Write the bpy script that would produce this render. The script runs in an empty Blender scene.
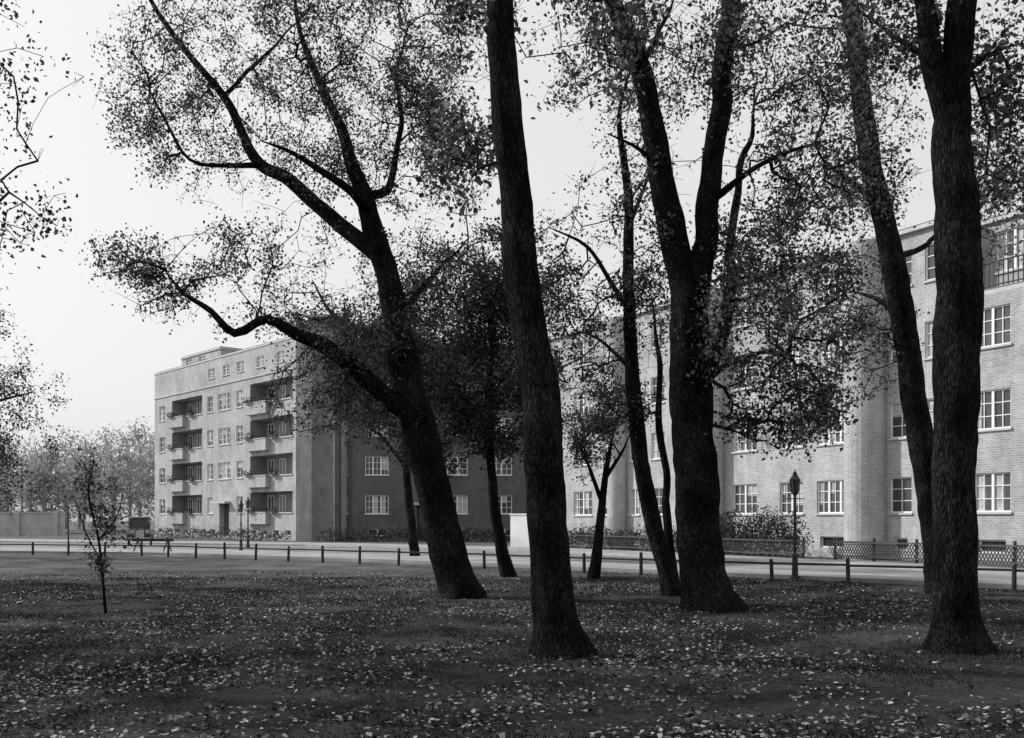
import bpy, math, random
import numpy as np
from mathutils import Vector, noise
random.seed(7); rng=np.random.default_rng(7)
S=bpy.context.scene
F=1000.0; CH=1.7; HY=520.0
# ---------------------------------------------------------------- materials
def g(v): return (v,v,v,1)
def newmat(name):
    m=bpy.data.materials.new(name); m.use_nodes=True
    nt=m.node_tree; b=nt.nodes['Principled BSDF']; return m,nt,b
def mat(name,c1,c2=None,scale=3.0,rough=0.85,bump=0.0,bscale=None,spec=0.3,metal=0):
    m,nt,b=newmat(name); b.inputs['Roughness'].default_value=rough
    b.inputs['Specular IOR Level'].default_value=spec; b.inputs['Metallic'].default_value=metal
    b.inputs['Base Color'].default_value=g(c1)
    tc=nt.nodes.new('ShaderNodeTexCoord')
    if c2 is not None:
        n=nt.nodes.new('ShaderNodeTexNoise'); n.inputs['Scale'].default_value=scale; n.inputs['Detail'].default_value=5
        nt.links.new(tc.outputs['Object'],n.inputs['Vector'])
        r=nt.nodes.new('ShaderNodeValToRGB'); r.color_ramp.elements[0].position=.3; r.color_ramp.elements[1].position=.7
        r.color_ramp.elements[0].color=g(c1); r.color_ramp.elements[1].color=g(c2)
        nt.links.new(n.outputs['Fac'],r.inputs['Fac']); nt.links.new(r.outputs['Color'],b.inputs['Base Color'])
    if bump:
        n2=nt.nodes.new('ShaderNodeTexNoise'); n2.inputs['Scale'].default_value=bscale or scale*4; n2.inputs['Detail'].default_value=4
        nt.links.new(tc.outputs['Object'],n2.inputs['Vector'])
        bp=nt.nodes.new('ShaderNodeBump'); bp.inputs['Strength'].default_value=bump; bp.inputs['Distance'].default_value=.05
        nt.links.new(n2.outputs['Fac'],bp.inputs['Height']); nt.links.new(bp.outputs['Normal'],b.inputs['Normal'])
    return m
def brickmat(name,c,mortar,var=.86):
    m,nt,b=newmat(name); b.inputs['Roughness'].default_value=.9; b.inputs['Specular IOR Level'].default_value=.15
    uv=nt.nodes.new('ShaderNodeUVMap'); 
    br=nt.nodes.new('ShaderNodeTexBrick'); br.inputs['Scale'].default_value=1
    br.inputs['Brick Width'].default_value=.26; br.inputs['Row Height'].default_value=.09; br.inputs['Mortar Size'].default_value=.012
    br.inputs['Color1'].default_value=g(c); br.inputs['Color2'].default_value=g(c*var); br.inputs['Mortar'].default_value=g(mortar)
    nt.links.new(uv.outputs['UV'],br.inputs['Vector'])
    tc=nt.nodes.new('ShaderNodeTexCoord')
    def nz(sc,a,b_,zs=1):
        mp=nt.nodes.new('ShaderNodeMapping'); mp.inputs['Scale'].default_value=(1,1,zs); nt.links.new(tc.outputs['Object'],mp.inputs['Vector'])
        n=nt.nodes.new('ShaderNodeTexNoise'); n.inputs['Scale'].default_value=sc; n.inputs['Detail'].default_value=6; n.inputs['Roughness'].default_value=.72
        nt.links.new(mp.outputs['Vector'],n.inputs['Vector'])
        r=nt.nodes.new('ShaderNodeMapRange'); r.inputs['From Min'].default_value=.3; r.inputs['From Max'].default_value=.7
        r.inputs['To Min'].default_value=a; r.inputs['To Max'].default_value=b_
        nt.links.new(n.outputs['Fac'],r.inputs['Value']); return r
    r=nz(.4,.72,1.14); r2=nz(2.2,.8,1.14,.3)
    mm=nt.nodes.new('ShaderNodeMath'); mm.operation='MULTIPLY'; nt.links.new(r.outputs['Result'],mm.inputs[0]); nt.links.new(r2.outputs['Result'],mm.inputs[1])
    mx=nt.nodes.new('ShaderNodeVectorMath'); mx.operation='SCALE'
    nt.links.new(br.outputs['Color'],mx.inputs[0]); nt.links.new(mm.outputs[0],mx.inputs['Scale'])
    nt.links.new(mx.outputs['Vector'],b.inputs['Base Color'])
    return m
def leafmat(name,c1,c2,trans=.35,pwr=1.6):
    m=bpy.data.materials.new(name); m.use_nodes=True; nt=m.node_tree; nt.nodes.clear()
    o=nt.nodes.new('ShaderNodeOutputMaterial'); ge=nt.nodes.new('ShaderNodeNewGeometry')
    r=nt.nodes.new('ShaderNodeMapRange'); r.inputs['To Min'].default_value=c1; r.inputs['To Max'].default_value=c2
    pw=nt.nodes.new('ShaderNodeMath'); pw.operation='POWER'; pw.inputs[1].default_value=pwr
    nt.links.new(ge.outputs['Random Per Island'],pw.inputs[0]); nt.links.new(pw.outputs[0],r.inputs['Value'])
    cb=nt.nodes.new('ShaderNodeCombineColor')
    for i in range(3): nt.links.new(r.outputs['Result'],cb.inputs[i])
    d=nt.nodes.new('ShaderNodeBsdfDiffuse'); nt.links.new(cb.outputs['Color'],d.inputs['Color'])
    if trans:
        t=nt.nodes.new('ShaderNodeBsdfTranslucent'); mx=nt.nodes.new('ShaderNodeMixShader')
        mx.inputs['Fac'].default_value=trans
        nt.links.new(cb.outputs['Color'],t.inputs['Color'])
        nt.links.new(d.outputs[0],mx.inputs[1]); nt.links.new(t.outputs[0],mx.inputs[2]); nt.links.new(mx.outputs[0],o.inputs['Surface'])
    else: nt.links.new(d.outputs[0],o.inputs['Surface'])
    return m
def barkmat():
    m,nt,b=newmat('bark'); b.inputs['Roughness'].default_value=.95; b.inputs['Specular IOR Level'].default_value=.05
    tc=nt.nodes.new('ShaderNodeTexCoord'); mp=nt.nodes.new('ShaderNodeMapping'); mp.inputs['Scale'].default_value=(1,1,.3)
    nt.links.new(tc.outputs['Object'],mp.inputs['Vector'])
    n=nt.nodes.new('ShaderNodeTexNoise'); n.inputs['Scale'].default_value=16; n.inputs['Detail'].default_value=7; n.inputs['Roughness'].default_value=.78; n.inputs['Distortion'].default_value=.6
    nt.links.new(mp.outputs['Vector'],n.inputs['Vector'])
    vo=nt.nodes.new('ShaderNodeTexVoronoi'); vo.feature='DISTANCE_TO_EDGE'; vo.inputs['Scale'].default_value=24; nt.links.new(mp.outputs['Vector'],vo.inputs['Vector'])
    vr=nt.nodes.new('ShaderNodeMapRange'); vr.inputs['From Max'].default_value=.22; vr.inputs['To Min'].default_value=.25; nt.links.new(vo.outputs['Distance'],vr.inputs['Value'])
    n2=nt.nodes.new('ShaderNodeTexNoise'); n2.inputs['Scale'].default_value=1.6; n2.inputs['Detail'].default_value=4; nt.links.new(tc.outputs['Object'],n2.inputs['Vector'])
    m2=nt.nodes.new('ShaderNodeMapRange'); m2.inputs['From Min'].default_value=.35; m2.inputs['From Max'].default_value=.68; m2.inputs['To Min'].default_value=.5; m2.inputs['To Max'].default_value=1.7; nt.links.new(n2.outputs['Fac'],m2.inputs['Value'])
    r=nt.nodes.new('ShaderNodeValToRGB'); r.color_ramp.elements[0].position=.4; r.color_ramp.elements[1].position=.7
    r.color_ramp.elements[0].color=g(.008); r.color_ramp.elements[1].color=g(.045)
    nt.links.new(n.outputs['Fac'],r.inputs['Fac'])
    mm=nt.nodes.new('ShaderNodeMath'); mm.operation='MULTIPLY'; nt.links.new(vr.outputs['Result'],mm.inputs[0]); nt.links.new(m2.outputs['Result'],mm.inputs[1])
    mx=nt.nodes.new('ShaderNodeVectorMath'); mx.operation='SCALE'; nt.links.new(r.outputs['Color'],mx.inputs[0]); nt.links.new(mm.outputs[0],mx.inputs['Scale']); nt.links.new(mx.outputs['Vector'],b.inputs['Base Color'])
    ad=nt.nodes.new('ShaderNodeMath'); ad.operation='MULTIPLY_ADD'; ad.inputs[1].default_value=.6; nt.links.new(vr.outputs['Result'],ad.inputs[0]); nt.links.new(n.outputs['Fac'],ad.inputs[2])
    bp=nt.nodes.new('ShaderNodeBump'); bp.inputs['Strength'].default_value=1.; bp.inputs['Distance'].default_value=.035
    nt.links.new(ad.outputs[0],bp.inputs['Height']); nt.links.new(bp.outputs['Normal'],b.inputs['Normal'])
    return m
M_bark=barkmat()
M_twig=mat('twig_bark',.012,.03,4,.95,spec=.05)
M_leaf=leafmat('leaves_dark',.02,.10,.35)
M_leafM=leafmat('leaves_turning',.03,.17,.45)
M_leafL=leafmat('leaves_autumn',.035,.2,.5)
M_far=leafmat('leaves_far_hazed',.3,.46,.3)  # haze over the distant crowns is put into this pale leaf colour
M_litter=leafmat('litter',.02,.45,.0,2.2)
M_grassb=leafmat('grass_blades',.008,.05,.2)
M_farbark=mat('far_bark_hazed',.25,.34)  # bark paled as well, standing in for haze on the distant trees
M_brickL=brickmat('brick_pale',.43,.56,.74)
M_brickD=brickmat('brick_dark',.12,.17)
M_roof=mat('roof_felt',.12,.18)
M_white=mat('white_paint',.75,.82,2,.5)
M_stone=mat('stone_trim',.42,.54,2,.8)
M_glass=mat('window_glass',.03,.10,.5,.12,spec=.6)
M_curt=mat('curtain',.3,.55,3,.9)
M_int=mat('loggia_shadow_wall',.2,.28,1,.9)  # recess shade put into the wall colour, paled again to imitate haze
M_door=mat('door_wood',.04,.07,2,.6)
M_iron=mat('dark_iron',.015,.03,5,.55,spec=.4)
M_wood=mat('fence_wood',.02,.05,6,.85,.3,40)
M_plaster=mat('white_plaster',.5,.68,.8,.9)
# ---------------------------------------------------------------- object helpers
def empty(name,loc=(0,0,0)):
    e=bpy.data.objects.new(name,None); S.collection.objects.link(e); e.location=loc; e.empty_display_size=.2; return e
def obj(name,me,parent=None):
    o=bpy.data.objects.new(name,me); S.collection.objects.link(o)
    if parent: 
        o.parent=parent; o.matrix_parent_inverse=parent.matrix_basis.inverted()
    return o
def npmesh(name,V,Fc,mt,smooth=False):
    V=np.asarray(V,dtype=np.float32); Fc=np.asarray(Fc,dtype=np.int32); k=Fc.shape[1]
    me=bpy.data.meshes.new(name); me.vertices.add(len(V)); me.vertices.foreach_set('co',V.ravel())
    me.loops.add(Fc.size); me.loops.foreach_set('vertex_index',Fc.ravel())
    me.polygons.add(len(Fc)); me.polygons.foreach_set('loop_start',np.arange(0,Fc.size,k,dtype=np.int32))
    try: me.polygons.foreach_set('loop_total',np.full(len(Fc),k,dtype=np.int32))
    except Exception: pass
    if smooth: me.polygons.foreach_set('use_smooth',np.ones(len(Fc),dtype=bool))
    me.materials.append(mt); me.update(calc_edges=True); me.validate(); return me
class MB:
    def __init__(s): s.v=[];s.f=[];s.uv=[]
    def quad(s,a,b,c,d,uv=None):
        n=len(s.v); s.v+= [tuple(a),tuple(b),tuple(c),tuple(d)]; s.f.append((n,n+1,n+2,n+3))
        s.uv+= uv or [(0,0),(1,0),(1,1),(0,1)]
    def box(s,p,ax,ay,az):
        p=Vector(p);ax=Vector(ax);ay=Vector(ay);az=Vector(az)
        c=[p,p+ax,p+ax+ay,p+ay,p+az,p+ax+az,p+ax+ay+az,p+ay+az]
        lx,ly,lz=ax.length,ay.length,az.length
        for q,(a,b) in (((0,3,2,1),(ly,lx)),((4,5,6,7),(lx,ly)),((0,1,5,4),(lx,lz)),((1,2,6,5),(ly,lz)),((2,3,7,6),(lx,lz)),((3,0,4,7),(ly,lz))):
            s.quad(*[c[i] for i in q],[(0,0),(a,0),(a,b),(0,b)])
    def cyl(s,p,q,r0,r1=None,n=10,cap=True):
        r1=r0 if r1 is None else r1
        p=Vector(p);q=Vector(q);d=(q-p).normalized();a=d.orthogonal().normalized();b=d.cross(a)
        R=[(a*math.cos(2*math.pi*i/n)+b*math.sin(2*math.pi*i/n)) for i in range(n)]
        for i in range(n):
            j=(i+1)%n; s.quad(p+R[i]*r0,p+R[j]*r0,q+R[j]*r1,q+R[i]*r1)
        if cap:
            for i in range(n):
                j=(i+1)%n
                m=len(s.v); s.v+=[tuple(q),tuple(q+R[i]*r1),tuple(q+R[j]*r1)]; s.f.append((m,m+1,m+2)); s.uv+=[(0,0)]*3
                m=len(s.v); s.v+=[tuple(p),tuple(p+R[j]*r0),tuple(p+R[i]*r0)]; s.f.append((m,m+1,m+2)); s.uv+=[(0,0)]*3
    def make(s,name,mt,parent=None):
        if not s.v: return None
        me=bpy.data.meshes.new(name); me.from_pydata(s.v,[],s.f)
        l=me.uv_layers.new(name='UVMap'); l.data.foreach_set('uv',np.array(s.uv,dtype=np.float32).ravel())
        me.materials.append(mt); me.update(); return obj(name,me,parent)
# ---------------------------------------------------------------- ground
def groundmat():
    m,nt,b=newmat('park_ground'); b.inputs['Roughness'].default_value=.95; b.inputs['Specular IOR Level'].default_value=.08
    tc=nt.nodes.new('ShaderNodeTexCoord')
    def nz(s,d=8,r=.65):
        n=nt.nodes.new('ShaderNodeTexNoise'); n.inputs['Scale'].default_value=s; n.inputs['Detail'].default_value=d; n.inputs['Roughness'].default_value=r
        nt.links.new(tc.outputs['Object'],n.inputs['Vector']); return n
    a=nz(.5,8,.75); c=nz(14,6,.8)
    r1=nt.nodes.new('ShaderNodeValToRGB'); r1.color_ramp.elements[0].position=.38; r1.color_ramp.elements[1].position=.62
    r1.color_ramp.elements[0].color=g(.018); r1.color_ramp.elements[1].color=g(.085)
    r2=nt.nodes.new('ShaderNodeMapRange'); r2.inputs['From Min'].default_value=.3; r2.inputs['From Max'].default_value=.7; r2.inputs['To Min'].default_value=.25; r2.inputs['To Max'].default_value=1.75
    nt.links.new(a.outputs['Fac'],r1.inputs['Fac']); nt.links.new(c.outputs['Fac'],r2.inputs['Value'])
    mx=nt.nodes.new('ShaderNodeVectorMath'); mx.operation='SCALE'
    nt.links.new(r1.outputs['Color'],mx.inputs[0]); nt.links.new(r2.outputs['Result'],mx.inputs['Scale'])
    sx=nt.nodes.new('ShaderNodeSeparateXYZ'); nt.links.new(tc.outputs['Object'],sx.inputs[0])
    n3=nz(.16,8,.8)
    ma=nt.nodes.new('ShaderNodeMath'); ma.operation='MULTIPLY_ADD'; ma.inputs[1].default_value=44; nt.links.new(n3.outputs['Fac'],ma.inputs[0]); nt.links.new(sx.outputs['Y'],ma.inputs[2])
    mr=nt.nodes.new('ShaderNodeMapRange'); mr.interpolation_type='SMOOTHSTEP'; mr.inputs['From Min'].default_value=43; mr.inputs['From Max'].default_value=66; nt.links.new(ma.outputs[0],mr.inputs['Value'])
    la=nt.nodes.new('ShaderNodeMapRange'); la.inputs['From Min'].default_value=.35; la.inputs['From Max'].default_value=.65; la.inputs['To Min'].default_value=.06; la.inputs['To Max'].default_value=.2  # lighter lawn past the litter; its sunlit brightness is put into this colour too
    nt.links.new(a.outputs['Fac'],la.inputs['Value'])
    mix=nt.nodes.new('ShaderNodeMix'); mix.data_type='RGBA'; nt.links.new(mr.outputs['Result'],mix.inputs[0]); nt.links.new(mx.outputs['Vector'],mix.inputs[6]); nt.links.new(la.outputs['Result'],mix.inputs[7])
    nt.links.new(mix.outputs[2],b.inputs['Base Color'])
    bp=nt.nodes.new('ShaderNodeBump'); bp.inputs['Strength'].default_value=.9; bp.inputs['Distance'].default_value=.08
    nt.links.new(c.outputs['Fac'],bp.inputs['Height']); nt.links.new(bp.outputs['Normal'],b.inputs['Normal'])
    return m
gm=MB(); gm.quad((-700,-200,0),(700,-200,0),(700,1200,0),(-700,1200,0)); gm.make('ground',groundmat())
N=[(34,2),(22,14),(13.2,23.4),(9.6,26.6),(-2,37),(-17,48),(-45,56),(-110,62)]
Fa=[(45,-18),(29,11),(19.9,27.3),(15,36),(3.2,56.9),(-12,70),(-45,86),(-110,95)]
def band(f0,f1,z,name,mt,thick=0):
    b=MB()
    def pt(i,f): return (N[i][0]*(1-f)+Fa[i][0]*f, N[i][1]*(1-f)+Fa[i][1]*f)
    for i in range(len(N)-1):
        a,c,d,e=pt(i,f0),pt(i,f1),pt(i+1,f1),pt(i+1,f0)
        b.quad((*a,z),(*c,z),(*d,z),(*e,z))
        if thick:
            b.quad((*a,z),(*e,z),(*e,z-thick),(*a,z-thick)); b.quad((*c,z),(*d,z),(*d,z-thick),(*c,z-thick))
    return b.make(name,mt)
M_road=mat('road_surface',.12,.27,.35,.9,.3,30); M_pave=mat('pavement',.2,.36,.5,.9,.2,40); M_kerb=mat('kerb_stone',.3,.42,2,.8)
band(.03,.22,.12,'pavement',M_pave,.12); band(.22,.235,.125,'kerb',M_kerb,.125)
band(.235,.745,.008,'road',M_road); band(.745,.76,.125,'kerb',M_kerb,.125); band(.76,.985,.12,'pavement',M_pave,.12)
# ---------------------------------------------------------------- buildings
class Bld:
    def __init__(s,name,wall):
        s.e=empty(name); s.w=MB();s.fr=MB();s.gl=MB();s.cu=MB();s.ro=MB();s.tr=MB();s.it=MB();s.do=MB();s.ra=MB();s.wm=wall
    def done(s):
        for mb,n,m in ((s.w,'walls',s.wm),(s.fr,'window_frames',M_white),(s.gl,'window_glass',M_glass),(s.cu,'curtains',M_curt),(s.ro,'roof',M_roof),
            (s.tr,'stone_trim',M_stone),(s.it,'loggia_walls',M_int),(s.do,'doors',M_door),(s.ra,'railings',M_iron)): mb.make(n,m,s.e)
FLOW=[]
def facade(B,P0,P1,z0,z1,ops):
    dx,dy=P1[0]-P0[0],P1[1]-P0[1]; L=math.hypot(dx,dy); dx/=L;dy/=L; nx,ny=dy,-dx
    pt=lambda u,v,o=0:(P0[0]+dx*u+nx*o,P0[1]+dy*u+ny*o,v)
    def box(mb,u0,u1,v0,v1,o0,o1): mb.box(pt(u0,v0,o0),(dx*(u1-u0),dy*(u1-u0),0),(nx*(o1-o0),ny*(o1-o0),0),(0,0,v1-v0))
    us=sorted({0,L}|{o[0] for o in ops}|{o[1] for o in ops}); vs=sorted({z0,z1}|{o[2] for o in ops}|{o[3] for o in ops})
    for i in range(len(us)-1):
        for j in range(len(vs)-1):
            cu,cv=(us[i]+us[i+1])/2,(vs[j]+vs[j+1])/2
            if any(o[0]<cu<o[1] and o[2]<cv<o[3] for o in ops): continue
            a,b,c,d=us[i],us[i+1],vs[j],vs[j+1]
            B.w.quad(pt(a,c),pt(b,c),pt(b,d),pt(a,d),[(a,c),(b,c),(b,d),(a,d)])
    for (u0,u1,v0,v1,ty) in ops:
        rd={'w':.13,'l':1.5,'d':.5,'b':.15,'t':1.5}[ty[0]]
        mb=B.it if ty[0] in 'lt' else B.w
        for (a,b) in (((u0,v0),(u1,v0)),((u1,v0),(u1,v1)),((u1,v1),(u0,v1)),((u0,v1),(u0,v0))):
            mb.quad(pt(*a),pt(*b),pt(*b,-rd),pt(*a,-rd),[(0,0),(1,0),(1,.2),(0,.2)])
        if ty[0] in 'wb':
            np_=int(ty[1:] or 2); fw=.06
            B.gl.quad(pt(u0,v0,-rd),pt(u1,v0,-rd),pt(u1,v1,-rd),pt(u0,v1,-rd))
            o0,o1=-rd+.004,-rd+.06
            box(B.fr,u0,u1,v0,v0+fw,o0,o1);box(B.fr,u0,u1,v1-fw,v1,o0,o1)
            box(B.fr,u0,u0+fw,v0+fw,v1-fw,o0,o1);box(B.fr,u1-fw,u1,v0+fw,v1-fw,o0,o1)
            w=(u1-u0)/np_
            for k in range(np_):
                if k: box(B.fr,u0+w*k-.05,u0+w*k+.05,v0+fw,v1-fw,o0,o1+.01)
                if ty[0]=='w':
                    c=u0+w*(k+.5); box(B.fr,c-.016,c+.016,v0+fw,v1-fw,o0,o1-.02)
                    if random.random()<.65:
                        q=random.choice((.3,.5,.45,.25,.9)); zz=random.choice((v0+fw,v0+.4,v0+.9)); a=u0+w*k+.06
                        B.cu.quad(pt(a,zz,-rd+.002),pt(a+w*q,zz,-rd+.002),pt(a+w*q,v1-.08,-rd+.002),pt(a,v1-.08,-rd+.002))
            if ty[0]=='w':
                h=v1-v0
                for q in (.34,.67): box(B.fr,u0+fw,u1-fw,v0+h*q-.016,v0+h*q+.016,o0,o1-.024)
                box(B.tr,u0-.06,u1+.06,v0-.08,v0-.002,.002,.07)
        elif ty[0] in 'lt':
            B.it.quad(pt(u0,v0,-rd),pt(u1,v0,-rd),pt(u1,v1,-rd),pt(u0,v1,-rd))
            c=u0+.5
            while c+1.2<u1:
                box(B.gl,c,c+1.1,v0,v1-.25,-rd+.005,-rd+.02)
                for q in (0,.5,1.02): box(B.fr,c+q,c+q+.08,v0,v1-.25,-rd+.022,-rd+.06)
                box(B.fr,c+.002,c+1.098,v1-.33,v1-.252,-rd+.062,-rd+.08)
                c+=2.1
            if ty[0]=='l':
                wd=min(3.6,(u1-u0)*.5)
                box(B.w,u0-.1,u0+wd,v0-1.0,v0-.03,.003,.45); box(B.tr,u0-.14,u0+wd+.04,v0-.028,v0+.04,.0035,.5)
                box(B.tr,u0+wd+.045,u1+.02,v0-.1,v0-.003,.003,.08)
                for q in range(2):
                    a=u0+(.1 if q==0 else wd+.2)+random.uniform(0,.8); o=.45 if q==0 else .09
                    box(B.do,a,a+1.1,v0-.02+(.07 if q==0 else 0),v0+.2,o+.06,o+.25); FLOW.append((pt(a+.55,v0+.3,o+.15),.6))
        elif ty[0]=='d':
            box(B.do,u0,u1,v0,v1,-rd-.05,-rd+.01); 
            for q in (.25,.75):
                a=u0+(u1-u0)*q-.25; box(B.gl,a,a+.5,v0+1.1,v1-.3,-rd+.012,-rd+.02)
            box(B.tr,u0-.25,u1+.25,v1+.005,v1+.2,.003,.6)
    return pt,box
def block(B,P0,P1,dep,z0,z1,ops,over=.3,roof=True):
    dx,dy=P1[0]-P0[0],P1[1]-P0[1]; L=math.hypot(dx,dy); dx/=L;dy/=L; nx,ny=dy,-dx
    pt,box=facade(B,P0,P1,z0,z1,ops)
    A=(P0[0]-nx*dep,P0[1]-ny*dep); C=(P1[0]-nx*dep,P1[1]-ny*dep)
    facade(B,A,P0,z0,z1,[]); facade(B,P1,C,z0,z1,[]); facade(B,C,A,z0,z1,[])
    if roof:
        box(B.tr,-over,L+over,z1+.002,z1+.16,-dep-over,over); box(B.ro,-over+.1,L+over-.1,z1+.163,z1+.24,-dep-over+.1,over-.1)
    return pt,box,L
B=Bld('apartment_block',M_brickL)
P0=(-36.8,103.);P1=(-16.,79.8); ops=[]
fl=[2.35,5.5,8.65,11.8]
for i,z in enumerate(fl):
    ops.append((4.3,11.2,z,z+1.75,'l')); ops.append((20.8,28.2,z,z+1.75,'l'))
    for a,b_ in ((1.2,2.6),(12.3,13.5),(14.6,17.0),(18.2,19.4)):
        if i==0 and a==14.6: continue
        ops.append((a,b_,z-.05,z+1.45,'w3' if b_-a>2 else 'w1'))
    ops.append((29.,30.4,z-.1,z+1.4,'w1'))
ops.append((14.8,16.8,.25,3.2,'d'))
for k in range(1,31,2):
    if 14<k<18: continue
    ops.append((k,k+.9,.4,.85,'b1'))
ops=[o for o in ops if o[1]<31]
for k in (12.5,15.5,18.3,22,25.5): ops.append((k,k+1.3,14.9,15.8,'w2'))
pt,box,L=block(B,P0,P1,12,-.1,16.6,ops,.05)
box(B.tr,-.05,L+.05,14.1,14.2,.004,.08)
block(B,pt(4.3,0,-1)[:2],pt(13,0,-1)[:2],8,16.86,17.8,[(1,2.4,16.95,17.6,'w2'),(4,5.4,16.95,17.6,'w2')],.1)
facade(B,pt(L,0,1.4)[:2],pt(L,0,-2.)[:2],-.1,17.4,[])
B.done()
B=Bld('apartment_block',M_brickD)
ops=[]
for z in (2.2,5.35,8.5,11.65):
    for a,b_ in ((1.0,2.9),(7.6,9.3),(11.2,12.9),(15,17)): ops.append((a,b_,z,z+1.5,'w%d'%(3 if b_-a>1.8 else 2)))
ops.append((5.2,6.6,.1,2.9,'d'))
for z in (5.2,8.35,11.5): ops.append((4.9,6.8,z,z+1.6,'w3'))
for a in (1.2,8,11.5,15.2): ops.append((a,a+1.6,.4,1.0,'b2'))
pt,box,L=block(B,(-12.9,81.),(6.,81.5),11,-.1,15.8,ops,.2)
facade(B,(-15.2,84.5),(-12.9,81.),-.1,15.8,[(.6,1.3,z,z+1.5,'w1') for z in (2.2,5.35,8.5,11.65)]+[(2.3,3.3,z,z+1.5,'w1') for z in (2.2,5.35,8.5,11.65)])
block(B,(-16.6,81.5),(-14.,81.2),4,-.1,18.2,[],.1)
B.done()
# right building
B=Bld('apartment_block',M_brickL)
def Q(t,o=0): return (18.5-.49*t-.871*o, 38+.872*t-.49*o)
wl=[(-.66,.9,2),(2.3,3.3,1),(3.94,5.05,1),(6.95+.15,9.15,3),(10.,11.5,2),(13.07,14.8,2),(17.6,19.2,2),(20.4,21.6,1),(22.7,23.7,2),(25.3,26.4,1),(27.6,29.7,2),(31.3,32.9,2)]
T0=34.5; T1=2.0
ops=[];zs=(2.0,5.15,8.3,11.45)
for z in zs:
    for a,b_,n in wl:
        if a>T1: ops.append((T0-b_,T0-a,z,z+1.5,'w%d'%n))
for a,b_,n in wl:
    if a>T1: ops.append((T0-b_+.2,T0-a-.2,.45,.95,'b%d'%max(1,n-1)))
HR=13.6
pt,box,L=block(B,Q(T0),Q(T1),11,-.1,HR,ops,.2)
for tc_,r in ((6.1,.88),(16.1,.7),(24.5,.6)):
    c=Q(tc_,.3); n=24
    for k in range(n):
        a0=2*math.pi*k/n;a1=2*math.pi*(k+1)/n
        p=(c[0]+r*math.cos(a0),c[1]+r*math.sin(a0));q=(c[0]+r*math.cos(a1),c[1]+r*math.sin(a1))
        B.w.quad((*p,-.1),(*q,-.1),(*q,HR-.01),(*p,HR-.01),[(a0*r,0),(a1*r,0),(a1*r,14.4),(a0*r,14.4)])
T2=-16.
ops=[]
wr=[(-.66,.9,2),(-4.2,-2.6,2),(-7.5,-5.6,3),(-11,-9.4,2),(-14.4,-12.8,2)]
for z in zs[:3]:
    for a,b_,n in wr: ops.append((T1-b_,T1-a,z,z+1.5,'w%d'%n))
for a,b_,n in wr: ops.append((T1-b_+.2,T1-a-.2,.45,.95,'b1'))
pt,box,L=block(B,Q(T1-.003,.25),Q(T2,.25),11,-.1,10.3,ops,.0)
for k in range(int(L/.2)): box(B.ra,.05+k*.2,.085+k*.2,10.55,11.5,-.15,-.115)
box(B.ra,0,L,11.5,11.56,-.17,-.1); box(B.ra,0,L,10.62,10.66,-.17,-.1)
ops=[(T1-b_,T1-a,11.4,13.0,'w%d'%n) for a,b_,n in wr]
block(B,Q(T1-.01,-1.1),Q(T2,-1.1),8,10.55,HR-.2,ops,.15)
B.done()
b=MB(); b.box((-.1,63.2,0),(2.4,-3.,0),(.25,.2,0),(0,0,2.0)); b.box((-.16,63.2,2.003),(2.5,-3.12,0),(.4,.32,0),(0,0,.1)); b.make('garden_wall',M_plaster)
b=MB(); b.box((-110,104,0),(62,3,0),(0,.4,0),(0,0,2.4)); b.box((-110,103.9,2.403),(62,3,0),(0,.6,0),(0,0,.15))
for k in range(16): b.box((-109+k*4,103.8+k*.19,0),(.5,.02,0),(0,.3,0),(0,0,2.7))
b.make('boundary_wall',mat('old_wall',.34,.48,1))
# ---------------------------------------------------------------- trees
def PX(x,y,d,do=0):
    D=d+do; return np.array([(x-512)*D/F,D,CH+(HY-y)*D/F])
def catmull(P,R,step):
    P=[np.array(p,float) for p in P]; out=[];ro=[]
    Q_=[2*P[0]-P[1]]+P+[2*P[-1]-P[-2]]
    for i in range(1,len(Q_)-2):
        a,b,c,d=Q_[i-1:i+3]; n=max(2,int(np.linalg.norm(c-b)/step))
        for k in range(n):
            t=k/n; out.append(.5*((2*b)+(-a+c)*t+(2*a-5*b+4*c-d)*t*t+(-a+3*b-3*c+d)*t**3)); ro.append(R[i-1]*(1-t)+R[i]*t)
    out.append(P[-1]); ro.append(R[-1]); return np.array(out),np.array(ro)
def tube(V,Fc,P,R,n=14,flare=0,sd=0):
    base=len(V); T=np.gradient(P,axis=0); T/=np.linalg.norm(T,axis=1)[:,None]
    a=np.array([1.,0,0]); 
    for i in range(len(P)):
        a=a-T[i]*a.dot(T[i]); a/=np.linalg.norm(a); b=np.cross(T[i],a)
        for k in range(n):
            th=2*math.pi*k/n; r=R[i]
            r*=1+.16*noise.noise(Vector((math.cos(th)*1.3+sd,math.sin(th)*1.3,P[i][2]*.9)))+.1*noise.noise(Vector((math.cos(th)*4+sd,math.sin(th)*4,P[i][2]*3.5)))
            if flare: r*=1+flare*math.exp(-max(P[i][2],0)/.22)*(.55+.45*math.cos(5*th+sd)+.2*math.cos(3*th))
            V.append(P[i]+(a*math.cos(th)+b*math.sin(th))*r)
    for i in range(len(P)-1):
        for k in range(n):
            j=(k+1)%n; Fc.append((base+i*n+k,base+i*n+j,base+(i+1)*n+j,base+(i+1)*n+k))
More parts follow.
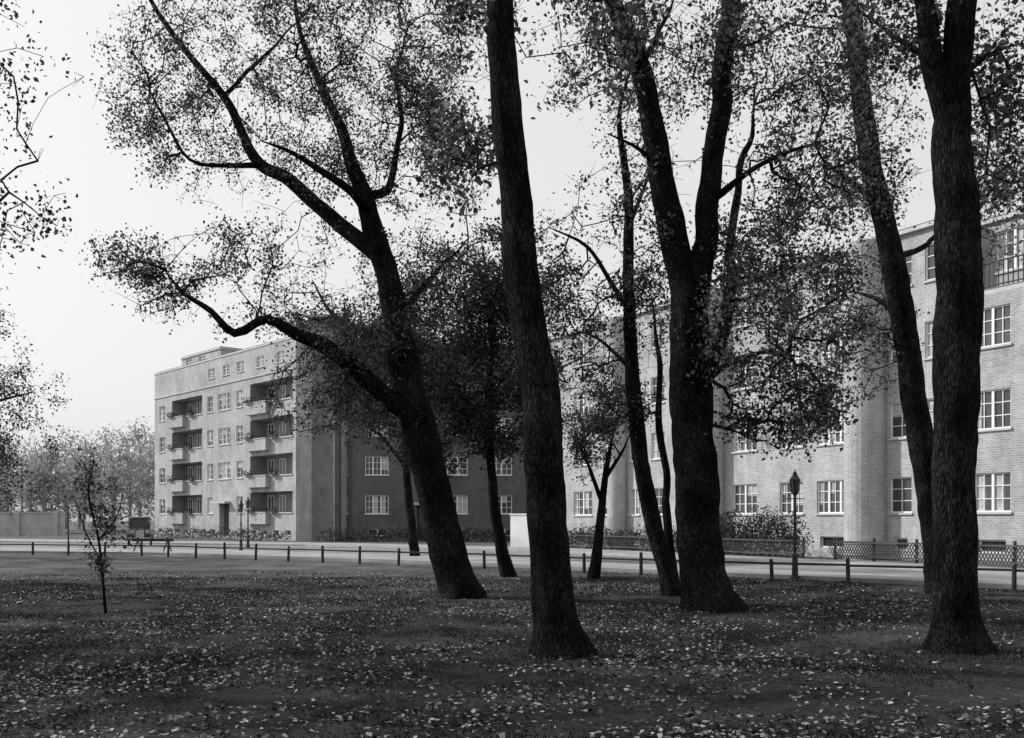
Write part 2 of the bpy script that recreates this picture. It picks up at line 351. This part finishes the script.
def grow(sk,att,bf=.25,seg=.3,jit=.12):
    P=[p for p in sk]; par=[-1]*len(P); Ln=[0.]*len(P); leaf=[]
    att=np.asarray(att); M=len(att); alive=np.ones(M,bool)
    sk=np.asarray(sk)
    D=np.linalg.norm(att[:,None]-sk[None],axis=2); best=D.min(1); bp=D.argmin(1); cost=best.copy()
    for _ in range(M):
        i=int(np.argmin(np.where(alive,cost,1e9))); alive[i]=False
        p=int(bp[i]); a=P[p]; b=att[i]; d=np.linalg.norm(b-a); n=max(1,int(d/seg)); cur=p
        newi=[]
        off=rng.normal(0,jit,3)*min(1.5,d)
        for k in range(1,n+1):
            t=k/n; q=a*(1-t)+b*t+off*math.sin(math.pi*t)+(rng.normal(0,jit*.3,3) if k<n else 0)
            q=q+np.array([0,0,.12*d*math.sin(math.pi*t)])
            P.append(q); par.append(cur); Ln.append(Ln[cur]+np.linalg.norm(q-P[cur])); cur=len(P)-1; newi.append(cur)
        leaf.append(cur)
        for j in newi:
            dd=np.linalg.norm(att-P[j],axis=1)+bf*Ln[j]; m=dd<cost; cost[m]=dd[m]; bp[m]=j
    return np.array(P),np.array(par),np.array(leaf)
def twigs_mesh(P,par,leaf,name,mt,r0=.0055,ex=.47,rmax=.08,extra=2):
    PP=[P];pp=[par]; n0=len(P)
    for q in range(extra):
        d=rng.normal(size=(len(leaf),3))*.13; PP.append(P[leaf]+d); pp.append(leaf.copy())
    P=np.concatenate(PP); par=np.concatenate(pp)
    cnt=np.zeros(len(P)); cnt[leaf]+=1; cnt[n0:]=.45
    for i in range(n0-1,-1,-1):
        if par[i]>=0: cnt[par[i]]+=cnt[i]
    R=np.minimum(r0*np.maximum(cnt,.3)**ex,rmax)
    ii=np.where(par>=0)[0]; A=P[par[ii]];Bp=P[ii]
    ra=np.where(par[par[ii]]>=0,R[par[ii]],R[ii]*1.25); ra=np.minimum(ra,R[ii]*1.6); rb=R[ii]
    T=Bp-A; l=np.linalg.norm(T,axis=1)[:,None]+1e-6; T=T/l
    up=np.where(np.abs(T[:,2:3])<.9,np.array([[0,0,1.]]),np.array([[1.,0,0]])); a=np.cross(T,up); a/=np.linalg.norm(a,axis=1)[:,None]; b=np.cross(T,a)
    n=4; V=np.zeros((len(ii),2,n,3))
    for k in range(n):
        c,s=math.cos(2*math.pi*k/n),math.sin(2*math.pi*k/n)
        V[:,0,k]=A+(a*c+b*s)*ra[:,None]; V[:,1,k]=Bp+T*rb[:,None]*.4+(a*c+b*s)*rb[:,None]
    base=np.arange(len(ii))*2*n; Fc=[]
    for k in range(n):
        j=(k+1)%n; Fc.append(np.stack([base+k,base+j,base+n+j,base+n+k],1))
    return npmesh(name,V.reshape(-1,3),np.concatenate(Fc),mt,True)
def leaf_verts(C,size,flat=0.0,droop=0.3):
    n=len(C); d=rng.normal(size=(n,3)); d[:,2]=d[:,2]*(1-flat)-droop; d/=np.linalg.norm(d,axis=1)[:,None]
    u=rng.normal(size=(n,3)); u[:,2]*=(1-flat); s=np.cross(d,u); s/=np.linalg.norm(s,axis=1)[:,None]+1e-9
    if flat>0: 
        s=np.cross(d,np.array([0,0,1.])+rng.normal(size=(n,3))*.45); s/=np.linalg.norm(s,axis=1)[:,None]+1e-9
    nn=np.cross(d,s)
    L=(size*rng.uniform(.45,1.4,n))[:,None]; W=L*rng.uniform(.25,.45,n)[:,None]
    V=np.stack([C-d*L*.5, C+s*W-d*L*.08+nn*W*.25, C+d*L*.5, C-s*W-d*L*.08+nn*W*.25],1)
    return V.reshape(-1,3)
def quads(n): return np.arange(n*4).reshape(-1,4)
def leaves_for(P,par,leaf,k,size,spread,dn=.62):
    C=[]
    # clumps: dense sprays on some twigs, nearly bare ones elsewhere
    dens=np.array([noise.noise(Vector(p*.8))+.6*noise.noise(Vector(p*2.1)+Vector((5,1,2))) for p in P[leaf]])
    pr=np.clip(dn+2.0*dens,.06,1.25)*rng.uniform(.55,1.35,len(leaf))
    kk=int(k*1.1)
    for q in range(kk):
        sel=rng.uniform(size=len(leaf))<pr; lf=leaf[sel]
        t=(rng.uniform(-.25,1,len(lf)))[:,None]
        C.append(P[lf]*(1-t)+P[par[lf]]*t+rng.normal(0,spread*.85,(len(lf),3)))
    C=np.concatenate(C); C=C[C[:,2]>.05]
    return leaf_verts(C,size)
def ell_points(ells,d):
    out=[]
    for (x,y,do,rx,ry,rz,n) in ells:
        c=PX(x,y,d,do); D=d+do; r=np.array([rx*D/F,rz,ry*D/F])*1.12; k=0; tries=0
        while k<n and tries<n*14:
            tries+=1; v=rng.normal(size=3); v/=np.linalg.norm(v); v*=rng.uniform()**.5; p=c+v*r
            if p[2]<.8: continue
            if d!=18. and noise.noise(Vector(p*.7)+Vector((3.1,d,0)))+.6*noise.noise(Vector(p*1.8))<-.04: continue
            out.append(p); k+=1
    return np.array(out)
def tree(name,d,limbs,ells,k=22,size=.08,spread=.16,lm=M_leaf,skip=2.2,bf=.25,flare=.45,nside=16,r0=.005,dn=.66):
    x0,y0=limbs[0][0][0],limbs[0][0][1]; b0=PX(x0,y0,d,0)
    e=empty(name,(b0[0],b0[1],0)); V=[];Fc=[];sk=[]
    for li,l in enumerate(limbs):
        P=[PX(p[0],p[1],d,p[3] if len(p)>3 else 0) for p in l]; R=[p[2]/2*(d+(p[3] if len(p)>3 else 0))/F for p in l]
        R[-1]=min(R[-1],.012)
        if li==0: P.insert(0,P[0]-np.array([0,0,.3])); R.insert(0,R[0]*1.0)
        P,R=catmull(P,R,.13 if li==0 else .2)
        wob=np.array([[noise.noise(Vector((p[2]*1.1+p[0]*.8,li*7+d,k_*5))) for k_ in range(3)] for p in P])*(.05 if li==0 else .13)
        P=P+wob*np.clip(np.arange(len(P))/8,0,1)[:,None]
        tube(V,Fc,P,R,nside if R[0]>.08 else 8,flare if li==0 else 0,sd=li*3.3+d)
        for p in P[::2]:
            if p[2]>skip: sk.append(p)
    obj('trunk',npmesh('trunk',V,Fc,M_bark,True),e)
    att=ell_points(ells,d); Pn,par,leaf=grow(sk,att,bf)
    obj('twigs',twigs_mesh(Pn,par,leaf,'twigs',M_twig,r0),e)
    LV=leaves_for(Pn,par,leaf,k,size,spread,dn); obj('foliage',npmesh('foliage',LV,quads(len(LV)//4),lm),e)
    return e
tree('leaning_tree',22.,[
 [(463,597,40),(452,565,36),(440,520,34),(425,450,34),(410,395,32),(402,350,30),(396,320,26),(388,280,24),(376,240,22),(366,200,17),(352,165,13),(340,125,10,.3),(318,80,7,.6),(300,30,5,.8),(290,-40,2,1)],
 [(415,415,22),(390,402,20,-.2),(360,376,18,-.5),(325,350,15,-.8),(295,338,12,-1),(265,322,9,-1.2),(236,330,8,-1.4),(212,308,6,-1.5),(185,290,4,-1.6),(165,268,2,-1.7)],
 [(380,255,18),(350,232,16,.2),(318,205,14,.5),(288,178,12,.7),(262,165,11,.8),(243,130,9,.9),(222,95,8,1),(185,50,6,1.1),(150,0,4,1.2),(130,-50,2,1.2)],
 [(262,165,6,.8),(228,165,4.5,.4),(190,160,3,0),(165,120,2.5,-.2),(145,80,2,-.3)],
 [(370,215,12,0),(352,192,9,-.6),(320,170,7,-1),(292,152,4.5,-1.4),(262,140,2,-1.7)],
 [(372,195,9),(388,190,8,.4),(394,160,6,.7),(402,125,5,.9),(396,80,4,1.2),(410,20,2,1.4)],
 [(396,320,9),(420,290,6,1),(445,262,4,1.6),(470,240,2,2)],
 [(398,335,9),(360,330,6,1),(330,310,4,1.8),(310,280,2,2.2)],
 [(222,98,5,1),(260,60,3.5,1.6),(310,10,2,2)]],
 [(275,75,.6,155,105,3.2,520),(190,110,.3,75,80,2.2,160),(400,60,.8,90,90,2.8,300),(430,160,.6,60,60,2,90),(150,275,-1.5,50,38,1.2,100),(240,280,-.8,90,50,1.8,120),
  (370,335,0,60,60,2.2,240),(345,395,-.4,75,50,1.6,190),(430,290,1.2,70,60,2,220),(300,320,.8,50,40,1.6,70),(330,190,.5,80,50,2,90),(400,110,.5,60,60,2,120)],k=38,size=.068,spread=.17,bf=.3,lm=M_leafM,r0=.004)
tree('offscreen_shade_tree',12.6,[
 [(559,652,50),(557,620,43),(553,560,39),(549,500,38),(543,430,38),(536,370,37),(527,310,35),(518,240,33),(511,170,31),(506,90,29),(501,20,27),(496,-60,26),(490,-160,23),(478,-280,18,.5),(470,-420,12,.8),(465,-560,6,1)],
 [(493,-110,14),(440,-190,11,-.8),(380,-260,8,-1.5),(330,-330,5,-2)],[(494,-130,15),(560,-210,12,1),(640,-290,8,1.8),(700,-360,5,2.2)],
 [(488,-200,12),(450,-300,9,1.5),(420,-400,6,2.5)]],
 [(462,110,1,42,90,1.2,70),(590,40,1.2,75,60,1.4,60),(440,20,1,70,50,1.4,70),(480,-340,.5,330,230,4.2,420)],k=24,size=.085,spread=.17,flare=.5,r0=.003,lm=M_leafL,nside=22)
tree('forked_tree',18.9,[
 [(708,610,52),(704,585,47),(699,540,44),(695,480,43),(692,420,42),(690,370,42),(689,325,40),(686,290,30),(676,250,27),(665,200,25),(655,140,23),(645,85,21),(628,35,19),(612,0,17),(590,-60,14),(565,-150,10),(550,-240,6)],
 [(690,330,26),(698,285,26),(704,240,24),(711,185,21),(716,135,20),(722,80,19),(728,30,19),(733,-10,18),(742,-90,14),(750,-190,10),(755,-290,5)],
 [(697,400,15,.2),(716,355,14,.4),(727,310,12,.8),(730,260,10,1.1),(734,210,8,1.4),(745,150,6,1.7),(760,90,3,2)],
 [(705,380,8,-.2),(735,360,6,-.8),(765,350,4,-1.4),(800,355,2,-2)],[(712,200,8,0),(750,172,5,-.8),(790,150,3.5,-1.5),(830,140,2,-2)],[(660,170,7),(640,150,4,-.8),(610,130,2,-1.4)],[(640,70,7),(660,30,5,1),(680,-10,3,1.6)]],
 [(775,345,-.8,80,90,2.4,320),(790,210,-.4,85,95,2.6,320),(790,60,0,90,80,2.6,230),(675,50,.4,70,60,2.2,100),(585,40,-.4,60,60,2,90),(650,210,.5,50,70,2,50),(775,415,-.8,65,35,1.5,130),(660,-210,0,260,150,4,280)],k=34,size=.078,spread=.18,lm=M_leafL,r0=.0045,nside=20)
tree('offscreen_shade_tree',13.,[
 [(958,650,52),(957,615,45),(955,560,42),(953,500,40),(955,420,41),(957,340,42),(958,260,42),(956,190,41),(952,130,38),(955,85,30),(960,30,28),(964,-40,26),(968,-150,20),(970,-300,12),(972,-420,6)],
 [(950,125,24),(938,80,22),(928,40,20),(918,0,18),(905,-60,15),(885,-150,11),(860,-260,6)],
 [(958,80,8),(990,55,5,.6),(1020,45,3,1)],[(930,60,7),(900,40,5,.7),(870,20,3,1.2),(840,0,2,1.5)]],
 [(1000,170,.9,40,80,1.2,100),(890,50,1,80,50,1.3,110),(1010,80,.8,60,60,1.4,80),(930,-230,0,260,180,3.6,280)],k=24,size=.08,spread=.17,flare=.5,r0=.003,lm=M_leafL,nside=22)
tree('offscreen_shade_tree',23.,[
 [(940,592,26),(936,550,25),(930,500,25),(921,440,25),(912,380,25),(903,320,24),(890,250,23),(876,190,21),(866,130,20),(858,70,18),(850,0,16),(842,-80,12),(835,-180,7)],
 [(903,320,7),(880,300,5,1),(850,290,3,1.6)],[(880,205,8),(850,180,5,-.8),(820,160,3,-1.4)],[(893,260,7),(935,240,5,1),(985,200,4,2),(1020,150,3,2.4)]],
 [(850,330,.8,60,75,2,150),(845,190,.3,70,80,2.4,200),(850,90,0,80,70,2.4,160),(1000,205,1.8,60,60,1.8,100),(850,-120,0,160,90,3.2,130)],k=32,size=.075,spread=.17,flare=.3,lm=M_leafL,r0=.004)
tree('offscreen_shade_tree',22.5,[
 [(672,595,20),(664,565,18),(655,535,17),(647,495,17),(640,445,16),(635,400,15),(630,350,13),(628,290,12),(628,230,10),(626,170,8),(620,120,5),(628,70,3)],
 [(629,310,7),(612,285,5,-.5),(585,245,4,-1),(548,228,2,-1.4)],[(628,230,5),(645,180,3,.5),(660,120,2,1)],[(632,370,5),(600,340,3,.8),(575,330,2,1.3)],
 [(676,590,9,.3),(668,520,8,.5),(662,440,7,.8),(658,360,5,1),(655,300,2,1.1)]],
 [(590,330,0,65,75,2.2,220),(600,250,-.5,70,60,2,130),(640,110,.3,40,70,1.6,60),(600,395,0,60,40,1.8,130),(655,330,.8,30,80,1.2,50)],k=32,size=.072,flare=.3,lm=M_leafM,r0=.004)
tree('street_tree',30.,[
 [(508,577,15),(502,550,12),(495,510,10),(491,460,9),(489,400,8),(492,340,7),(487,290,5),(482,240,3)],[(491,440,5),(465,400,4,.5),(440,370,3,.9)],[(490,400,5),(515,360,4,-.5),(530,320,3,-.9)]],
 [(465,345,0,85,85,2.6,650),(450,425,0,80,45,2.2,330),(505,290,0,50,65,2,200),(530,400,0,35,60,1.6,120)],k=40,size=.1,spread=.22,flare=.25,lm=M_leaf,dn=.8)
tree('street_tree',44.,[
 [(415,560,10),(412,530,9),(408,490,8),(405,440,7),(402,390,5),(400,340,3)],[(407,470,4),(385,440,3,.5),(360,420,2,.9)],[(406,440,4),(430,400,3,-.5),(455,370,2,-.9)]],
 [(395,360,0,70,60,3,420),(350,390,0,40,40,2.2,130),(455,330,0,60,50,2.4,220)],k=32,size=.12,spread=.26,flare=.25,lm=M_leaf,dn=.75)
tree('street_tree',29.,[
 [(594,577,13),(598,545,10),(602,505,8),(607,465,6),(615,425,4)],[(601,500,5),(590,470,4,.3),(578,440,2,.5)],[(604,480,5),(620,455,3,-.4),(632,430,2,-.6)]],
 [(604,425,0,42,38,1.4,140),(585,455,0,25,25,1,40)],k=32,size=.08,flare=.2,skip=1.2,lm=M_leafM)
tree('offscreen_shade_tree',25.,[[(688,585,9),(684,520,8),(680,440,6),(682,360,4),(690,300,2)]],
 [(700,330,.5,40,80,1.4,50)],k=18,size=.075,flare=.2)
tree('sapling',18.,[[(106,616,3),(103,580,3),(98,540,2.6),(90,500,2.2),(94,460,1.5)],[(100,560,1.6),(84,530,1.4,.2),(74,500,1,.3)],[(98,540,1.6),(115,520,1.3,-.2),(122,495,1,-.3)]],
 [(88,485,0,24,38,.35,46),(105,535,0,24,30,.3,34),(103,585,0,14,25,.2,14)],k=14,size=.065,spread=.08,lm=M_leafM,skip=.25,flare=.1,nside=8,r0=.002,dn=.8)
def gen_tree(name,x,y,H,cr,cz,n,k,size,tr=.28,lm=M_leaf,dn=.7):
    e=empty(name,(x,y,0)); V=[];Fc=[]
    main=[(x,y,-.2),(x+.1,y,H*.25),(x-.1,y+.2,H*.5),(x+.1,y,H*.8)]; P,R=catmull(main,[tr*1.2,tr,tr*.7,tr*.2],.3); tube(V,Fc,P,R,12,.4,x); sk=[p for p in P if p[2]>cz-cr*1.0]
    for q in range(6):
        a=q*1.05+x; z=H*(.35+.07*q); l=cr*.75
        P,R=catmull([(x,y,z),(x+math.cos(a)*l*.5,y+math.sin(a)*l*.5,z+l*.4),(x+math.cos(a)*l,y+math.sin(a)*l,z+l*.6)],[tr*.45,tr*.3,tr*.12],.3); tube(V,Fc,P,R,8,0,q); sk+=list(P[2:])
    obj('trunk',npmesh('trunk',V,Fc,M_bark,True),e)
    out=[]
    while len(out)<n:
        v=rng.normal(size=3); v/=np.linalg.norm(v); v*=rng.uniform()**.4; p=np.array([x,y,cz])+v*np.array([cr,cr,cr*1.0])
        if p[2]<1.5 or noise.noise(Vector(p*.6))<-.05: continue
        out.append(p)
    Pn,par,leaf=grow(sk,out,.25)
    obj('twigs',twigs_mesh(Pn,par,leaf,'twigs',M_twig),e)
    LV=leaves_for(Pn,par,leaf,k,size,.24,dn); obj('foliage',npmesh('foliage',LV,quads(len(LV)//4),lm),e); return e
gen_tree('offscreen_shade_tree',-12.0,14.5,13,5.4,8.4,620,56,.08,lm=M_leaf,dn=.95)
gen_tree('offscreen_shade_tree',-20,17,14,5.2,8.5,380,16,.16)  # unseen tree, added so its crown shades the left foreground
gen_tree('offscreen_shade_tree',-22,28,13,4.6,8.,340,16,.16)  # out of view too, added for shade on the ground at left
gen_tree('offscreen_shade_tree',-14,4.5,14,5.2,9.,380,16,.16)  # another unseen crown, put in to cast shade on the near ground
gen_tree('offscreen_shade_tree',-26.6,46,11,5.6,6.9,620,46,.12,lm=M_leaf)
Vs=[]
e=empty('distant_trees')
for i in range(34):
    p_=-.80+.46*(i/33)+random.uniform(-.006,.006); y=random.uniform(120,165); x=min(p_,-.352)*y
    H=random.uniform(12.5,17)*(y/140); cr=H*.33
    if p_<-.44: H*=.88
    sk=[np.array([x,y,z]) for z in np.linspace(.2,H*.7,12)]
    att=[]
    while len(att)<90:
        v=rng.normal(size=3); v/=np.linalg.norm(v); v*=rng.uniform()**.4; p=np.array([x,y,H*.54])+v*np.array([cr,cr,H*.46])
        if noise.noise(Vector(p*.3))<-.1: continue
        att.append(p)
    Pn,par,leaf=grow(sk,att,.3,1.5,.3); par2=par.copy(); par2[1:12]=np.arange(0,11)
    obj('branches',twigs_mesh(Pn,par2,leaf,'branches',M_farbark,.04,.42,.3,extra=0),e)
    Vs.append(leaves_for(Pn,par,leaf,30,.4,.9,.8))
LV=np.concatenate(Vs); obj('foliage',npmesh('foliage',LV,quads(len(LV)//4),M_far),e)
def shrub(name,cs,n,size,lm=M_leaf):
    C=[]
    for (x,y,z,rx,ry,rz) in cs:
        v=rng.normal(size=(n,3)); v/=np.linalg.norm(v,axis=1)[:,None]; v*=(rng.uniform(size=(n,1))**.35); 
        w_=np.array([1+.5*noise.noise(Vector(q*2.2)+Vector((x,y,0))) for q in v])[:,None]
        C.append(np.array([x,y,z])+v*w_*np.array([rx,ry,rz]))
    C=np.concatenate(C); C=C[C[:,2]>.02]; LV=leaf_verts(C,size); return obj(name,npmesh(name,LV,quads(len(LV)//4),lm))
def fp(t,o,z): q=Q(t,o); return (q[0],q[1],z)
shrub('garden_shrub',[(*fp(9.0+i*1.15,2.2+random.uniform(-.2,.2),1.0+random.uniform(-.1,.15)),1.1,.9,1.15) for i in range(6)],1900,.1,M_leaf)
shrub('garden_shrub',[(*fp(17+i*1.4,2.,.6),.9,.8,.7+random.uniform(-.2,.3)) for i in range(8)],800,.1,M_leaf)
shrub('garden_hedge',[(-14+i*1.3,76.5,.5,1,.6,.6) for i in range(12)],300,.14,M_leaf)
shrub('garden_hedge',[(-34+i*1.3,96.5-i*1.45,.4,1,.7,random.uniform(.4,.9)) for i in range(13)],260,.15,M_leafL)
shrub('balcony_flowers',[(p[0],p[1],p[2],r,.3,.3) for p,r in FLOW],70,.14,M_leaf)
# ---------------------------------------------------------------- ground cover
def pathmask(X,Y):
    yc=9.2+.12*(X-3)+.25*np.sin(X*.5); return np.exp(-((Y-yc)/1.0)**2)*(1/(1+np.exp(-(X-.3)*1.6)))
n=150000; Y=5.5+27*rng.uniform(size=n)**1.2; X=(rng.uniform(-1,1,n))*(Y*.62+2.5)
Z=np.array([noise.noise(Vector((X[i]*.3,Y[i]*.3,0)))+.8*noise.noise(Vector((X[i]*1.1,Y[i]*1.1,4)))+.4*noise.noise(Vector((X[i]*4,Y[i]*4,1))) for i in range(n)])
keep=(Z+rng.normal(0,.28,n)>.12)&~((X>9.5)&(Y>24.5))&(rng.uniform(size=n)>.7*pathmask(X,Y)); X=X[keep];Y=Y[keep]
C=np.stack([X,Y,rng.uniform(.012,.045,len(X))],1); LV=leaf_verts(C,.052,flat=.85,droop=0); obj('fallen_leaves',npmesh('fallen_leaves',LV,quads(len(C)),M_litter))
n=260000; Y=5.5+24*rng.uniform(size=n)**1.3; X=rng.uniform(-1,1,n)*(Y*.6+2)
Z=np.array([noise.noise(Vector((X[i]*.6,Y[i]*.6,9)))+.5*noise.noise(Vector((X[i]*2.5,Y[i]*2.5,2))) for i in range(n)])
keep=(Z+rng.normal(0,.22,n)>.0)&(rng.uniform(size=n)>pathmask(X,Y)*1.05)&~((X>9.5)&(Y>24.5)); X=X[keep];Y=Y[keep];Z=Z[keep];n=len(X)
h=rng.uniform(.015,.045,n)*(1+.6*np.clip(Z,0,1)); a=rng.uniform(0,6.28,n); w=.003+.0003*Y
V=np.zeros((n,3,3)); V[:,0]=np.stack([X-np.cos(a)*w,Y-np.sin(a)*w,0*X],1); V[:,1]=np.stack([X+np.cos(a)*w,Y+np.sin(a)*w,0*X],1)
V[:,2]=np.stack([X+rng.normal(0,.025,n),Y+rng.normal(0,.025,n),h],1)
obj('grass',npmesh('grass',V.reshape(-1,3),np.arange(n*3).reshape(-1,3),M_grassb))
# ---------------------------------------------------------------- park fence
pl=[(17,19.3),(11.95,23.8),(8.85,26.3),(-2.6,36.2),(-17.4,47),(-45,54.8),(-80,58.5)]
pts=[];
for i in range(len(pl)-1):
    a=Vector((*pl[i],0));c=Vector((*pl[i+1],0)); m=max(1,round((c-a).length/2.1))
    for k in range(m): pts.append(a.lerp(c,k/m))
b=MB()
for p in pts:
    t=Vector((random.uniform(-.04,.04),random.uniform(-.04,.04),0)); h=random.uniform(.58,.72)
    b.cyl(p-Vector((0,0,.1)),p+t+Vector((0,0,h)),.058,.052,9); b.cyl(p+t+Vector((0,0,h)),p+t+Vector((0,0,h+.04)),.05,.02,9)
for p,q in zip(pts,pts[1:]): b.cyl(p+Vector((0,0,.5+random.uniform(-.02,.02))),q+Vector((0,0,.5)),.032,.032,6,False)
b.make('post_and_rail_fence',M_wood)
b=MB(); dv=Vector((-.49,.872,0))
for (t0,t1) in ((-11,4.5),(6.2,24.)):
    t=t0
    while t<t1:
        for s in (-1,1):
            p=Vector((*Q(t,3.9+.02*s),.12)); b.cyl(p+Vector((0,0,.05)),p+dv*.42*s+Vector((0,0,.75)),.018,.018,4,False)
        t+=.13
    for z in (.25,.8): b.box((*Q(t0,3.95),z),dv*(t1-t0),(-.04,-.02,0),(0,0,.05))
    t=t0
    while t<=t1+.01:
        b.box((*Q(t,3.9),.0),(.09,0,0),(0,.09,0),(0,0,1.0)); t+=(t1-t0)/round((t1-t0)/2)
b.make('lattice_fence',mat('lattice_dark_wood',.05,.11,4,.85))
# ---------------------------------------------------------------- lamps
def lamp(x,y,H):
    e=empty('street_lamp',(x,y,0)); b=MB(); v=lambda z:Vector((x,y,z)); k=H/3.3
    b.cyl(v(0),v(.12*k),.15*k,.14*k,8); b.cyl(v(.12*k),v(.75*k),.10*k,.085*k,8); b.cyl(v(.75*k),v(.82*k),.11*k,.06*k,10); b.cyl(v(.82*k),v(2.55*k),.05*k,.035*k,10)
    b.cyl(v(1.7*k),v(1.75*k),.065*k,.065*k,10); b.cyl(v(2.45*k)-Vector((.28*k,0,0)),v(2.45*k)+Vector((.28*k,0,0)),.014*k,.014*k,6)
    b.cyl(v(2.55*k),v(2.62*k),.05*k,.12*k,8)
    b.make('post',M_iron,e)
    gl=MB(); gl.cyl(v(2.63*k),v(3.0*k),.10*k,.15*k,6,False); gl.make('lantern_glass',M_glass,e)
    b=MB()
    for i in range(6):
        a=i*math.pi/3; c=Vector((math.cos(a),math.sin(a),0)); b.cyl(v(2.62*k)+c*.105*k,v(3.0*k)+c*.155*k,.012*k,.012*k,5)
    b.cyl(v(3.0*k),v(3.03*k),.175*k,.17*k,10); b.cyl(v(3.03*k),v(3.17*k),.16*k,.07*k,10); b.cyl(v(3.17*k),v(3.25*k),.07*k,.06*k,8); b.cyl(v(3.25*k),v(3.33*k),.03*k,.008*k,6)
    b.make('lantern_frame',M_iron,e)
lamp((795-512)*.0283,28.3,3.1); lamp((241-512)*.055,55,2.8); lamp((248-512)*.061,61,3.1)
def car(x,y,ang):
    e=empty('vintage_car',(0,0,0))
    body=MB();gl=MB();wh=MB();br=MB()
    V3=Vector
    def loft(mb,secs):
        for A,Bq in zip(secs,secs[1:]):
            a=[V3((A[0],-A[1],A[2])),V3((A[0],A[1],A[2])),V3((A[0],A[1]*.93,A[3])),V3((A[0],-A[1]*.93,A[3]))]
            q=[V3((Bq[0],-Bq[1],Bq[2])),V3((Bq[0],Bq[1],Bq[2])),V3((Bq[0],Bq[1]*.93,Bq[3])),V3((Bq[0],-Bq[1]*.93,Bq[3]))]
            for i in range(4): j=(i+1)%4; mb.quad(a[i],a[j],q[j],q[i])
        for A in (secs[0],secs[-1]): mb.quad(V3((A[0],-A[1],A[2])),V3((A[0],A[1],A[2])),V3((A[0],A[1]*.93,A[3])),V3((A[0],-A[1]*.93,A[3])))
    loft(body,[(1.75,.3,.5,1.12),(1.7,.34,.45,1.15),(.7,.45,.42,1.2),(.6,.62,.4,1.22),(-1.3,.68,.4,1.25),(-1.7,.6,.45,1.1)])
    loft(body,[(.62,.58,1.8,1.86),(.3,.66,1.8,1.92),(-1.2,.66,1.8,1.92),(-1.5,.58,1.76,1.84)])
    for px in (.52,-.35,-1.35):
        for sy in (-1,1): body.box((px,sy*.6-.03,1.2),(.07,0,0),(0,.06,0),(0,0,.62))
    loft(gl,[(.5,.56,1.22,1.8),(-1.4,.58,1.22,1.8)])
    for sx in (1.25,-1.15):
        for sy in (-1,1):
            wh.cyl((sx,sy*.62,.38),(sx,sy*.74,.38),.38,.38,18); br.cyl((sx,sy*.741,.38),(sx,sy*.76,.38),.2,.14,12)
            for k in range(7):
                a0=math.radians(-5+k*27);a1=math.radians(-5+(k+1)*27)
                p=V3((sx+.45*math.cos(a0),sy*.68-.12,.4+.43*math.sin(a0)));q=V3((sx+.45*math.cos(a1),sy*.68-.12,.4+.43*math.sin(a1)))
                body.quad(p,p+V3((0,.26,0)),q+V3((0,.26,0)),q)
    for sy in (-1,1):
        body.box((-.75,sy*.68-.13,.36),(1.6,0,0),(0,.26,0),(0,0,.05)); br.cyl((1.6,sy*.45,.95),(1.78,sy*.45,.95),.07,.13,12)
    br.box((1.752,-.26,.55),(.02,0,0),(0,.52,0),(0,0,.52)); br.box((1.95,-.7,.5),(.05,0,0),(0,1.4,0),(0,0,.06))
    for mb,n,m in ((body,'body',mat('car_paint',.02,.03,2,.3,spec=.5)),(gl,'windows',M_glass),(wh,'tyres',mat('rubber',.02,.03)),(br,'brightwork',mat('nickel',.4,.5,2,.3,metal=.8))): mb.make(n,m,e)
    e.location=(x,y,.01); e.rotation_euler=(0,0,ang)
car((140-512)*.066,66,math.radians(-70))
b=MB(); 
for dx_ in (0,1.5):
    for s in (-1,1): b.cyl((-18.9+dx_+.25*s,50.5,0),(-18.9+dx_-.05*s,50.5,.8),.035,.035,6)
b.box((-19.2,50.46,.62),(2.1,0,0),(0,.08,0),(0,0,.14)); b.make('trestle_barrier',M_wood)
b=MB(); b.cyl((-31.5,71,0),(-31.5,71,2.6),.06,.045,8); b.cyl((-31.5,71,2.6),(-31.5,71,2.68),.07,.02,8); b.make('wooden_post',M_wood)
# ---------------------------------------------------------------- light
el=math.radians(34); az=math.radians(-72)
sv=Vector((math.sin(az)*math.cos(el),math.cos(az)*math.cos(el),math.sin(el)))
L_=bpy.data.lights.new('sun','SUN'); L_.energy=4.2; L_.angle=math.radians(2.5); so=bpy.data.objects.new('sun',L_); S.collection.objects.link(so)
so.rotation_euler=sv.to_track_quat('Z','Y').to_euler(); so.location=sv*100
w=bpy.data.worlds.new('World'); S.world=w; w.use_nodes=True; nt=w.node_tree; bg=nt.nodes['Background']
sk=nt.nodes.new('ShaderNodeTexSky'); sk.sky_type='NISHITA'; sk.sun_disc=False; sk.sun_elevation=el; sk.sun_rotation=az%(2*math.pi); sk.dust_density=6; sk.air_density=1.2; sk.ozone_density=1
bw=nt.nodes.new('ShaderNodeRGBToBW'); nt.links.new(sk.outputs['Color'],bw.inputs['Color'])
pw=nt.nodes.new('ShaderNodeMath'); pw.operation='POWER'; pw.inputs[1].default_value=.2; nt.links.new(bw.outputs['Val'],pw.inputs[0])
ml=nt.nodes.new('ShaderNodeMath'); ml.operation='MULTIPLY'; ml.inputs[1].default_value=4.4; nt.links.new(pw.outputs[0],ml.inputs[0])
nt.links.new(ml.outputs[0],bg.inputs['Color']); bg.inputs['Strength'].default_value=.15
cam=bpy.data.cameras.new('cam'); co=bpy.data.objects.new('camera',cam); S.collection.objects.link(co); co.location=(0,0,CH); co.rotation_euler=(math.radians(90),0,0)
cam.sensor_width=36; cam.lens=36*F/1024; cam.shift_y=(HY-369)/1024; cam.clip_end=3000; cam.clip_start=.1; S.camera=co
S.view_settings.view_transform='Standard'
try: S.view_settings.look='None'
except Exception: pass
